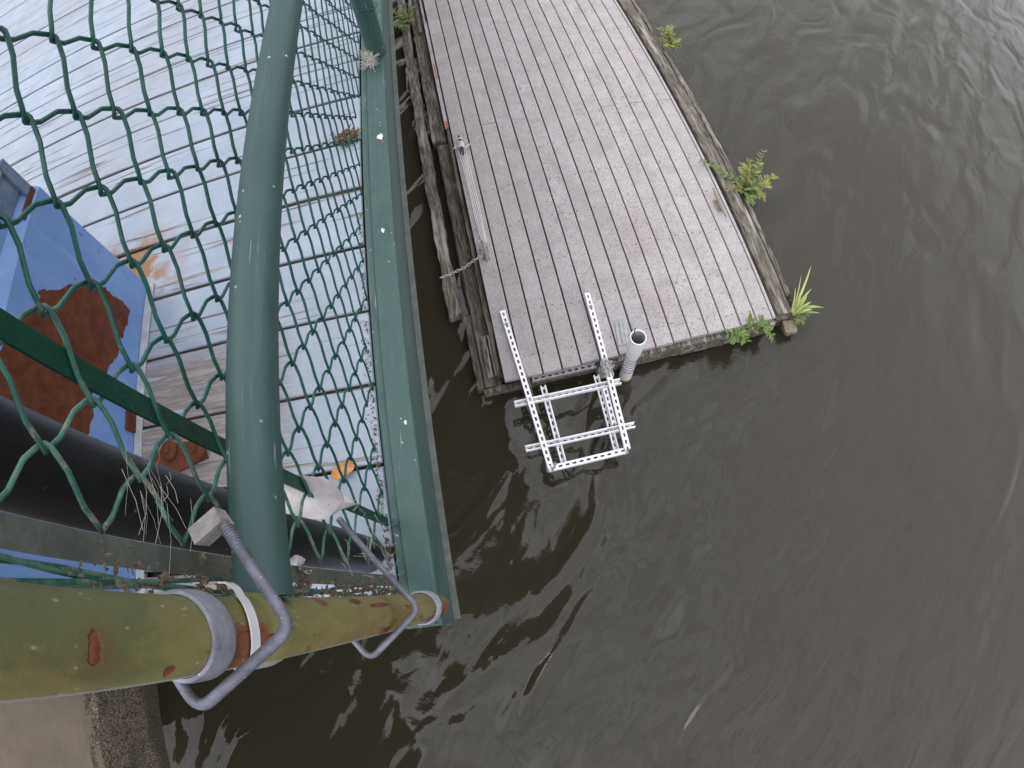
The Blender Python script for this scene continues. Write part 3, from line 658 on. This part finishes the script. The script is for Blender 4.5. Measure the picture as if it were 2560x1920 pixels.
# frame under the planks
b = MB(); b.box((.02, 1.52, -4.16), (2.19, 1.60, TZ-.045), fr=D)
for v in [1.9+.62*k for k in range(13)]: b.box((.06, v, -4.16), (2.18, v+.04, TZ-.045), fr=D)
build('frame', b, 'wet_timber', dock)
b = MB(); b.rough_beam((.70, 1.468, -4.028), (2.20, 1.500, -4.028), .055, .17, 30, .004, fr=D); build('front_timber', b, 'timber', dock, True, label='weathered timber across the front end')
b = MB(); b.rough_beam((-.16, 1.478, -4.135), (.72, 1.486, -4.12), .045, .10, 20, .005, fr=D); build('front_timber', b, 'wet_timber', dock, True, label='low damp timber at the near left corner')
b = MB(); b.rough_beam((2.3000, 1.528, -3.982), (2.3000, VEND, -3.982), .132, .16, 120, .0028, fr=D, ragged=(.006, .0)); build('side_timber', b, 'timber', dock, True, label='broad weathered timber along the river side')
b = MB(); b.rough_beam((2.440, 1.70, -4.055), (2.434, VEND, -4.045), .048, .16, 120, .007, fr=D, ragged=(.03, 0)); build('side_timber', b, 'timber', dock, True, label='lower outer timber with a ragged edge')
b = MB(); b.rough_beam((2.216, 1.54, -4.09), (2.216, VEND, -4.09), .020, .05, 60, .003, fr=D); build('filler_strip', b, 'wet_timber', dock, True)
# left side: trim and old timbers
b = MB(); b.box((-.040, 4.10, -4.035), (-.004, 5.965, -4.0), .003, fr=D); tr = build('trim_board', b, 'composite', dock)
b = MB(); b.box((-.038, 4.102, -3.9995), (-.006, 4.18, -3.998), fr=D); build('red_mark', b, 'red_paint', dock); b = MB(); b.box((-.030, 4.85, -3.9995), (-.014, 5.12, -3.9985), fr=D); build('red_mark', b, 'red_paint', dock)
b = MB(); b.rough_beam((-.018, 1.55, -4.035), (-.022, 4.09, -4.030), .034, .08, 50, .004, fr=D); build('trim_board', b, 'wet_timber', dock, True)
b = MB(); b.rough_beam((-.026, 5.98, -4.01), (-.030, 6.9, -4.01), .026, .05, 16, .002, fr=D); build('trim_board', b, 'composite', dock)
b = MB(); b.rough_beam((-.096, 5.85, -4.05), (-.080, 7.4, -4.05), .036, .04, 20, .003, fr=D); build('loose_board', b, 'timber', dock, True)
b = MB(); b.rough_beam((-.118, 4.03, -4.095), (-.094, VEND, -4.095), .136, .14, 80, .0045, fr=D, ragged=(.018, 0)); build('side_timber', b, 'timber', dock, True, label='far heavy timber along the fence side')
b = MB(); b.rough_beam((-.082, 1.50, -4.13), (-.088, 3.965, -4.10), .125, .12, 60, .005, fr=D, ragged=(.006, .008)); build('side_timber', b, 'wet_timber', dock, True, label='near damp timber along the fence side')
b = MB(); b.rough_beam((-.274, 2.13, -4.125), (-.256, VEND, -4.12), .104, .13, 130, .0075, fr=D, ragged=(.035, 0)); build('side_timber', b, 'timber', dock, True, label='outermost ragged timber with a broken end')
b = MB(); b.rough_beam((-.180, 1.50, -4.135), (-.178, 2.112, -4.115), .050, .08, 16, .003, fr=D, ragged=(.004, .01)); build('loose_board', b, 'wet_timber', dock, True)
for u in (-.085, -.037):
    b = MB(); b.rough_beam((u-.001, 1.555, -4.062), (u+.001, 1.892, -4.062), .042 if u < -.05 else .030, .03, 12, .002, fr=D); build('short_board', b, 'timber', dock, True)
b = MB(); b.box((-.21, 1.495, -4.32), (2.36, VEND, -4.245), fr=D); build('float', b, 'black', dock)
b = MB(); b.box((-.16, 1.53, -4.245), (2.34, VEND, -4.17), fr=D); build('float', b, 'wet_timber', dock)
b = MB(); rnd = random.Random(2)
for k, v in enumerate([1.62, 1.98, 2.39, 2.80, 3.20, 3.60, 3.93, 4.07, 4.40, 4.82, 5.22, 5.62, 6.02, 6.42, 6.8]):
    for i in range(15):
        for du in (.036, .108):
            if rnd.random() < .12: continue
            p = D(U0+i*W+du+rnd.uniform(-.012, .012), v+rnd.uniform(-.02, .02), TZ+.0028); r_ = rnd.uniform(.0045, .0065)
            b.add([p+Vector((r_*math.cos(a), r_*math.sin(a), 0)) for a in [2*PI*q/6 for q in range(6)]]+[p+Vector((0, 0, .001))], [(q, (q+1) % 6, 6) for q in range(6)])
build('screw_heads', b, 'screw', dock, kind='stuff')

# ---- things on the dock
def chain_mesh(mb, pts, L=.030, r=.0028, wd=.0085, up=Vector((0, 0, 1))):
    """links along a polyline"""
    pts = [Vector(p) for p in pts]; seg = [(b_-a).length for a, b_ in zip(pts, pts[1:])]; tot = sum(seg); n = max(1, int(tot/(L*.72)))
    def at(s_):
        for a, b_, l in zip(pts, pts[1:], seg):
            if s_ <= l or (b_ - pts[-1]).length < 1e-9: return a+(b_-a)*min(1, s_/l), (b_-a).normalized()
            s_ -= l
    for i in range(n):
        p, d = at((i+.5)*tot/n); link(mb, p, d, i % 2, L, r, wd)
def link(mb, p, d, flip, L, r, wd):
    q = d.cross(Vector((0, 0, 1)));
    if q.length < .1: q = d.cross(Vector((1, 0, 0)))
    q.normalize(); u = d.cross(q).normalized()
    s1 = (q*.8+u*.6) if flip else (u*.8-q*.6)
    ring = []
    for k in range(12):
        a = 2*PI*k/12; ex = L/2-wd
        ring.append(p + d*(math.cos(a)*wd + (ex if math.cos(a) > 0 else -ex)) + s1*(math.sin(a)*wd))
    mb.tube(ring, r, 6, closed=True)
# left cleat with its white line
def cleat(label, cu, cv, z, L, mat, ang=0.0):
    t = thing('dock_cleat', label, 'cleat', D(cu, cv, z), -PSI+ang, group='mooring cleats on the dock')
    ca, sa = math.cos(ang), math.sin(ang)
    F = lambda u, v, zz: D(cu+u*ca-v*sa, cv+u*sa+v*ca, z+zz)
    b = MB(); b.box((-.028, -.06, .0005), (.028, .06, .008), .003, fr=F); build('base', b, mat, t)
    for s_ in (-1, 1):
        b = MB(); b.tube([F(0, s_*.042, .006), F(0, s_*.030, .030), F(0, s_*.024, .045)], [.015, .011, .011], 10); build('leg', b, mat, t, True)
    n = 15; b = MB(); b.tube([F(0, -L/2+L*i/(n-1), .048+.008*abs(2*i/(n-1)-1)**2) for i in range(n)], [.006+.009*math.sin(PI*(.06+.88*i/(n-1))) for i in range(n)], 12); build('horn', b, mat, t, True)
    return t
cleat('black cleat wound with white line near the left dock edge', .072, 3.745, TZ+.002, .25, 'dark', .03)
cleat('corroded brown cleat fixed by the river edge of the dock', 2.108, 2.62, TZ+.002, .30, 'cleat_old', -.02)
cleat('small brown cleat under the chain heap at the left dock edge', .072, 2.56, TZ+.002, .20, 'cleat_old', .03)
b = MB(); rnd = random.Random(5)
A0, B0 = (.072, 3.70), (.085, 2.66)
for k in range(5):
    o1, o2 = (-.034+.017*k), (-.018+.009*k); pts = []
    for i in range(15):
        t_ = i/14; pts.append(D(A0[0]+(B0[0]-A0[0])*t_+o1*(1-t_)+o2*t_+.004*math.sin(6*t_+k), A0[1]+(B0[1]-A0[1])*t_, TZ+.012+.028*(1-t_)**2+.012*t_))
    b.tube(pts, .0031, 6)
for k in range(7):       # turns round the cleat
    v = 3.71+.011*k+R(-.003, .003); rr = .020+R(0, .004)
    b.tube([D(.072+rr*math.cos(a), v+.014*math.sin(a*.5), TZ+.046+rr*math.sin(a)) for a in [2*PI*i/14 for i in range(14)]], .0045, 6, closed=True)
for (du, dv, sg) in ((-.075, .01, -1), (.080, .03, 1)):
    b.tube([D(.072+du*t_, 3.735+dv*t_+.030*math.sin(PI*t_)*(-1 if sg > 0 else .5), TZ+.03+.012*math.sin(PI*t_)) for t_ in [i/8 for i in range(9)]], .0045, 6)
for k in range(2): b.tube([D(.074+.02*math.cos(a), 3.822+.006*k, TZ+.054+.016*math.sin(a)) for a in [2*PI*i/12 for i in range(12)]], .004, 6, closed=True)
o = build('rope', b, 'rope', None, True, origin=D(.075, 3.2, TZ)); tag(o, 'white line stretched in several strands along the left dock edge', 'rope')
b = MB(); chain_mesh(b, [D(.070, 2.555, TZ+.05), D(.01, 2.532, TZ+.012), D(-.02, 2.53, TZ), D(-.12, 2.520, -4.05), D(-.24, 2.51, -4.085), D(-.325, 2.505, -4.095)], .036, .0030, .0100)
o = build('chain', b, 'chain', None, True, origin=D(-.1, 2.52, -4.05)); tag(o, 'grey chain stretched from the dock edge across the old timbers', 'chain')
b = MB(); rnd = random.Random(6)
for k in range(26):
    p = D(.070+rnd.gauss(0, .020), 2.60+rnd.gauss(0, .032), TZ+.02+abs(rnd.gauss(0, .018))); d = Vector((rnd.gauss(0, 1), rnd.gauss(0, 1), rnd.gauss(0, .4))).normalized(); link(b, p, d, k % 2, .034, .0030, .0095)
o = build('chain', b, 'chain', None, True, origin=D(.07, 2.6, TZ)); tag(o, 'small heap of chain on the cleat at the end of the white line', 'chain')
# grey hinge strap set in the boards
t = thing('metal_strap', 'flat grey metal strap on the dock boards behind the white pipe', 'strap', D(.93, 1.64, TZ), -PSI)
for du in (-.036, -.002, .026):
    b = MB(); b.box((.93+du-.002*0, 1.545, TZ+.003), (.93+du+.026, 1.742, TZ+.006), .001, fr=lambda u, v, z: D(u-(v-1.64)*-.12, v, z)); build('slat', b, 'grate', t)

# ---- slotted channel frame hanging in front of the dock
fr_ = thing('channel_frame', 'bright slotted steel channel frame cantilevered from the dock over the water', 'frame', D(.45, 1.3, TZ), -PSI)
def channel(mb, p0, p1, w=.041, h=.038, web_up=True, t_=.0028, pitch=.050, sl=.028, sw=.014, ph=.0):
    """strut channel; p0, p1 (u, v, z of its top face middle)"""
    p0, p1 = Vector(p0), Vector(p1); d = p1-p0; L = d.length; d.normalize(); sd_ = d.cross(Vector((0, 0, 1))).normalized()
    def F(a, b_, c_):
        q = p0+d*a+sd_*b_; return D(q.x, q.y, p0.z+(p1.z-p0.z)*a/L+c_)
    hw = w/2
    for s_ in (-1, 1):
        lo, hi = (s_*hw-t_, s_*hw) if s_ > 0 else (s_*hw, s_*hw+t_)
        mb.box((0, lo, -h), (L, hi, 0), fr=F)
        l2, h2 = ((hw-.0095, hw-t_) if s_ > 0 else (-hw+t_, -hw+.0095))
        zz = (-h, -h+t_) if web_up else (-t_, 0)
        mb.box((0, l2, zz[0]), (L, h2, zz[1]), fr=F)
    z0, z1 = (-t_, -.0002) if web_up else (-h+.0002, -h+t_)
    iw = hw-t_
    mb.box((0, -iw, z0), (L, -sw/2, z1), fr=F); mb.box((0, sw/2, z0), (L, iw, z1), fr=F)
    a = 0.0; nxt = pitch*.4+ph
    while a < L:
        e = min(nxt, L); 
        if e > a: mb.box((a, -sw/2, z0), (e, sw/2, z1), fr=F)
        a = e+sl; nxt = a+pitch-sl
def ch(p0, p1, mat='channel', **k):
    b = MB(); channel(b, p0, p1, **k); return build('channel', b, mat, fr_)
ZA = TZ+.042
sl_ = ch((.103, 2.010, ZA), (.190, .768, ZA)); sr_ = ch((.761, 2.010, ZA), (.738, .775, ZA))
ch((.041, 1.283, ZA-.0385), (.828, 1.281, ZA-.0385), web_up=False); ch((.050, .946, ZA-.0385), (.840, .943, ZA-.0385), web_up=False)
ch((.272, 1.385, ZA-.077), (.290, .790, ZA-.077), web_up=False); ch((.670, 1.378, ZA-.077), (.673, .785, ZA-.077), web_up=False)
ch((.708, 1.262, ZA-.0385), (.703, .785, ZA-.0385), ph=.01) if False else ch((.7005, 1.255, ZA-.041), (.698, .975, ZA-.041), w=.034)
ch((.175, .770, ZA-.0385), (.735, .776, ZA-.0385))
ch((.205, 1.452, -4.025), (.690, 1.458, -4.025), 'dull_channel'); 
b = MB(); b.box((.700, 1.352, -4.052), (.738, 1.462, -4.046), fr=D); build('plate', b, 'dull_channel', fr_)
b = MB(); b.box((.160, .76, ZA-.12), (.176, .80, ZA-.040), fr=D); build('end_bracket', b, 'dull_channel', fr_); b = MB(); b.box((.725, .758, ZA-.12), (.741, .795, ZA-.040), fr=D); build('end_bracket', b, 'dull_channel', fr_)
for (u, v) in ((.1116, 1.889), (.7585, 1.888), (.222, .782)):
    b = MB(); b.tube([D(u, v, ZA), D(u, v, ZA+.006)], .0125, 16); b.tube([D(u, v, ZA+.006), D(u, v, ZA+.012)], .0085, 6); build('bolt', b, 'galv', fr_, True)
for (u, v) in ((.146, 1.383), (.285, 1.283), (.672, 1.281), (.276, .945), (.672, .944), (.745, .944), (.137, 1.265), (.20, .755), (.735, .756), (.745, 1.283)):
    b = MB(); b.tube([D(u, v, ZA-.042), D(u, v, ZA-.030)], .0095, 6); build('bolt', b, 'galv', fr_)
b = MB(); rnd = random.Random(12)
for k in range(5):
    z_ = ZA+.004; v = 1.335+.026*k; c_ = [D(.748+.031*math.cos(a), v+.010*math.sin(a*2+k), ZA-.018+.030*math.sin(a)) for a in [2*PI*i/16 for i in range(17)]]
    chain_mesh(b, c_, .030, .0028, .0085)
for k in range(14):
    p = D(.748+rnd.gauss(0, .016), 1.39+rnd.gauss(0, .034), ZA+.012); link(b, p, Vector((rnd.gauss(0, 1), rnd.gauss(0, 1), .2)).normalized(), k % 2, .030, .0028, .0085)
o = build('chain', b, 'chain', None, True, origin=D(.748, 1.38, ZA)); tag(o, 'chain wrapped in a thick coil round the channel next to the white pipe', 'chain')
b = MB(); chain_mesh(b, [D(.139, 1.79, TZ+.006), D(.143, 1.69, TZ+.006), D(.160, 1.53, TZ+.006), D(.180, 1.44, -3.985), D(.178, 1.40, -4.0), D(.190, 1.30, -4.06)], .024, .0018, .0062)
o = build('chain', b, 'cleat_old', None, True, origin=D(.15, 1.6, TZ)); tag(o, 'thin brown chain lying along the left channel of the frame', 'chain')

# ---- white pipe in the water
pc = Vector((.867, 1.423))
t = thing('pvc_pipe', 'white plastic pipe standing open in the water at the dock end', 'pipe', (pc.x, pc.y, -4.25))
b = MB(); b.lathe((pc.x, pc.y, 0), [(.0485, -4.19), (.0485, -3.80), (.0490, -3.76), (.0525, -3.745), (.0560, -3.733), (.0560, -3.494), (.0550, -3.490), (.0490, -3.490), (.0475, -3.494)], 48); build('tube', b, 'pvc', t, True)
b = MB(); b.lathe((pc.x, pc.y, 0), [(.0475, -3.494), (.0470, -3.55), (.0465, -4.0), (.0, -4.0)], 48); build('inside', b, 'hole', t, True)
b = MB(); b.lathe((pc.x, pc.y, 0), [(.0486, -4.32), (.0488, -4.19), (.0487, -4.185)], 48); build('stained_foot', b, 'pvc_stain', t, True)
for k, z in enumerate((-3.79, -3.825, -3.86, -3.90, -3.935, -3.985, -4.03)):
    b = MB(); b.tube([(pc.x+.0500*math.cos(a), pc.y+.0500*math.sin(a), z+.004*math.sin(a+k)) for a in [2*PI*i/28 for i in range(28)]], .0022, 6, closed=True); build('wire_wrap', b, 'dark', t, True)
b = MB(); b.tube([(pc.x-.034, pc.y+.010, -3.75), (pc.x-.030, pc.y+.016, -3.45), (pc.x-.026, pc.y+.03, -3.40)], .0035, 8)
build('rod', b, 'dark', t, True)
b = MB()
for dz, du in ((0, .0), (.03, .02), (-.02, .035)):
    b.tube([(pc.x-.04, pc.y, -3.95+dz), (pc.x-.07, pc.y+.0+du, -3.985), D(.765, 1.40+du, -3.96)], .0012, 4)
o = build('tie_wires', b, 'galv', None, origin=(pc.x-.06, pc.y, -3.97)); tag(o, 'thin wires tying the white pipe to the frame', 'wire')

# ================================================================ PLANTS AND DRIFT
def leaf_mesh(name, L, wd, mat, fold=.25, curl=.2):
    vs, fs = [], []; n = 5
    for i in range(n+1):
        t_ = i/n; w_ = wd*.5*math.sin(PI*min(.97, t_*.93+.05))**.8; x = L*t_; z = -curl*L*t_*t_
        vs += [(x, -w_, z+fold*w_), (x, 0, z), (x, w_, z+fold*w_)]
    for i in range(n):
        for k in range(2): fs.append((i*3+k, (i+1)*3+k, (i+1)*3+k+1, i*3+k+1))
    me = bpy.data.meshes.new(name); me.from_pydata(vs, [], fs); me.shade_smooth(); me.materials.append(M[mat]); return me
LEAF = {'leaf': leaf_mesh('leaf', 1, .52, 'leaf'), 'leaf_yellow': leaf_mesh('leaf_yellow', 1, .46, 'leaf_yellow'), 'needle': leaf_mesh('needle', 1, .2, 'leaf_yellow', .1, .1)}
def plant(name, label, cat, base, stems, size, mats, seed, group=None, per=10):
    """stems: list of polylines; leaves grow in pairs along each"""
    rnd = random.Random(seed); t = thing(name, label, cat, base, group=group); inv = WM[t.name].inverted()
    b = MB()
    for st in stems: b.tube(st, [.004*(1-.7*i/(len(st)-1)) for i in range(len(st))], 6)
    build('stem', b, 'stem', t, True)
    for si, st in enumerate(stems):
        st = [Vector(p) for p in st]; mk = mats[si % len(mats)]
        for i in range(per):
            s_ = (i+.7)/per*(len(st)-1); k = min(len(st)-2, int(s_)); p = st[k].lerp(st[k+1], s_-k); d = (st[k+1]-st[k]).normalized()
            q = d.cross(Vector((0, 0, 1)));
            if q.length < .2: q = Vector((1, 0, 0))
            q.normalize()
            for sg in (-1, 1):
                dirv = (q*sg*rnd.uniform(.6, 1)+d*rnd.uniform(.3, .8)+Vector((rnd.gauss(0, .2), rnd.gauss(0, .2), rnd.uniform(-.1, .45)))).normalized()
                up = (Vector((0, 0, 1))+Vector((rnd.gauss(0, .35), rnd.gauss(0, .35), 0))).normalized(); yv = up.cross(dirv).normalized(); zv = dirv.cross(yv)
                L = size*rnd.uniform(.65, 1.2)*(1-.35*(i/per)); mw = Matrix(((dirv.x*L, yv.x*L, zv.x*L, p.x), (dirv.y*L, yv.y*L, zv.y*L, p.y), (dirv.z*L, yv.z*L, zv.z*L, p.z+WZ), (0, 0, 0, 1)))
                o = bpy.data.objects.new('leaf', LEAF[mk]); C.objects.link(o); o.parent = t; o.matrix_local = inv @ mw
    return t
def arc(a, b_, rise=.05, n=6):
    a, b_ = Vector(a), Vector(b_); return [a.lerp(b_, i/(n-1))+Vector((0, 0, rise*math.sin(PI*i/(n-1)))) for i in range(n)]
G = 'plants growing from the dock timbers'
bp = (2.36, 2.86, -4.05)
plant('waterside_plant', 'large yellow green bushy plant growing from the outer dock timber', 'plant', bp,
      [arc(bp, (2.0, 3.19, -3.93), .05, 8), arc(bp, (2.645, 3.21, -3.90), .04, 8), arc(bp, (2.66, 2.93, -3.93), .05), arc(bp, (2.30, 2.66, -3.95), .05), arc(bp, (2.47, 2.72, -3.96), .05), arc(bp, (2.42, 3.06, -3.84), .02),
       arc(bp, (2.52, 3.03, -3.86), .03), arc(bp, (2.36, 2.98, -3.82), .0), arc(bp, (2.43, 2.84, -3.84), .02), arc(bp, (2.16, 2.86, -3.96), .04), arc(bp, (2.55, 2.82, -3.92), .04), arc(bp, (2.35, 2.76, -3.86), .02), arc(bp, (2.38, 3.10, -3.92), .03)],
      .070, ['leaf', 'needle', 'leaf_yellow', 'leaf', 'leaf_yellow', 'needle', 'leaf', 'leaf_yellow'], 21, G, 11)
bp = (2.36, 4.96, -4.06)
plant('waterside_plant', 'small round yellow green tuft on the outer dock timber far up the river side', 'plant', bp,
      [arc(bp, (2.27, 5.17, -3.93), .03), arc(bp, (2.38, 5.17, -3.9), .03), arc(bp, (2.40, 4.92, -3.93), .03), arc(bp, (2.22, 4.98, -3.95), .03), arc(bp, (2.25, 4.84, -3.94), .03), arc(bp, (2.36, 4.84, -3.95), .03), arc(bp, (2.32, 5.03, -3.86), 0), arc(bp, (2.34, 5.10, -3.88), 0)],
      .075, ['leaf_yellow', 'leaf'], 22, G, 6)
bp = (-.47, 6.10, -4.10)
plant('waterside_plant', 'leafy green plant on the old timbers beside the far end of the channel', 'plant', bp,
      [arc(bp, (-.60, 6.28, -3.93), .03), arc(bp, (-.38, 6.22, -3.92), .03), arc(bp, (-.40, 6.05, -3.93), .03), arc(bp, (-.50, 5.86, -3.96), .03), arc(bp, (-.60, 5.96, -3.97), .03), arc(bp, (-.48, 6.2, -3.84), 0), arc(bp, (-.46, 6.05, -3.86), 0), arc(bp, (-.42, 5.96, -3.94), .03)],
      .085, ['leaf', 'leaf', 'leaf_yellow'], 23, G, 6)
bp = (1.92, 1.565, -4.06)
plant('waterside_plant', 'bright green leafy sprig hanging over the front end of the dock', 'plant', bp,
      [arc(bp, (1.69, 1.53, -4.0), .03), arc((1.80, 1.55, -4.02), (1.84, 1.455, -4.03), .02), arc(bp, (1.89, 1.60, -3.95), .02), arc(bp, (2.02, 1.58, -3.98), .03), arc((2.0, 1.57, -4.0), (2.085, 1.47, -4.05), .02), arc((1.74, 1.54, -4.0), (1.76, 1.47, -4.03), .01)],
      .072, ['leaf'], 24, G, 6)
# grass clump on the corner
gb = Vector((2.355, 1.640, -4.06))
t = thing('grass_clump', 'clump of long pale green grass blades at the near river corner of the dock', 'grass', gb)
def blade(tip, w_, sag, base=gb, fold=.15):
    base = base+Vector((R(-.02, .02), R(-.02, .02), 0)); tip = Vector(tip); mb = MB(); n = 9
    for i in range(n+1):
        s_ = i/n; p = base.lerp(tip, s_)+Vector((0, 0, sag*math.sin(PI*s_*.9))); d = (tip-base).normalized(); q = d.cross(Vector((0, 0, 1))).normalized()
        ww = w_*(1-s_**2.2)*(.5+.5*min(1, s_*4))+.0006
        mb.v += [p-q*ww+Vector((0, 0, fold*ww)), p, p+q*ww+Vector((0, 0, fold*ww))]
    for i in range(n):
        for k in range(2): mb.f.append((i*3+k, i*3+k+1, (i+1)*3+k+1, (i+1)*3+k))
    build('blade', mb, 'blade', t, True)
for tip, w_, sag in [((2.645, 2.0, -3.99), .011, .05), ((2.64, 1.99, -4.02), .007, .03), ((2.57, 1.80, -4.0), .012, .04), ((2.632, 1.62, -4.03), .012, .06), ((2.588, 1.582, -4.03), .009, .02), ((2.51, 1.675, -3.98), .011, .03),
                     ((2.52, 1.93, -4.0), .006, .03), ((2.47, 1.72, -3.95), .012, .03), ((2.45, 1.78, -3.96), .010, .03), ((2.50, 1.61, -4.0), .012, .04), ((2.42, 1.83, -4.0), .005, .03), ((2.46, 1.66, -3.94), .012, .02), ((2.55, 1.64, -4.0), .008, .04), ((2.40, 1.70, -3.95), .010, .01)]:
    blade(tip, w_, sag)
bp = (2.38, 1.60, -4.10)
plant('waterside_plant', 'low dark leafy weed under the grass clump at the dock corner', 'plant', bp, [arc(bp, (2.46, 1.59, -4.07), .02), arc(bp, (2.37, 1.55, -4.07), .02), arc(bp, (2.52, 1.62, -4.06), .02), arc(bp, (2.43, 1.545, -4.08), .02)], .035, ['leaf'], 25, G, 7)
# broken log end under the corner
b = MB(); rnd = random.Random(3); c0 = Vector((2.30, 1.545, -4.13)); n = 16
for i in range(5):
    for k in range(n):
        a = 2*PI*k/n; r_ = (.046, .053, .050, .036, .0)[i]*(1+.22*math.sin(3*a+1)+rnd.uniform(-.12, .12)); b.v.append(c0+Vector((r_*math.cos(a)*1.15, -.055+(.11, .05, .015, .0, .004)[i]+rnd.uniform(-.008, .008), r_*math.sin(a)*.75)))
for i in range(4):
    for k in range(n): b.f.append((i*n+k, i*n+(k+1) % n, (i+1)*n+(k+1) % n, (i+1)*n+k))
o = build('log_end', b, 'old_wood_end', None, True, origin=(2.30, 1.55, -4.13)); tag(o, 'pale rotten log end poking out under the river corner of the dock', 'log')
b = MB(); b.tube([D(-.322, 5.30, -4.12), D(-.335, 5.1, -4.14), D(-.355, 4.93, -4.17)], [.012, .011, .008], 7)
o = build('stick', b, 'timber', None, origin=D(-.33, 5.1, -4.14)); tag(o, 'thin grey stick hanging beside the old timbers', 'stick')
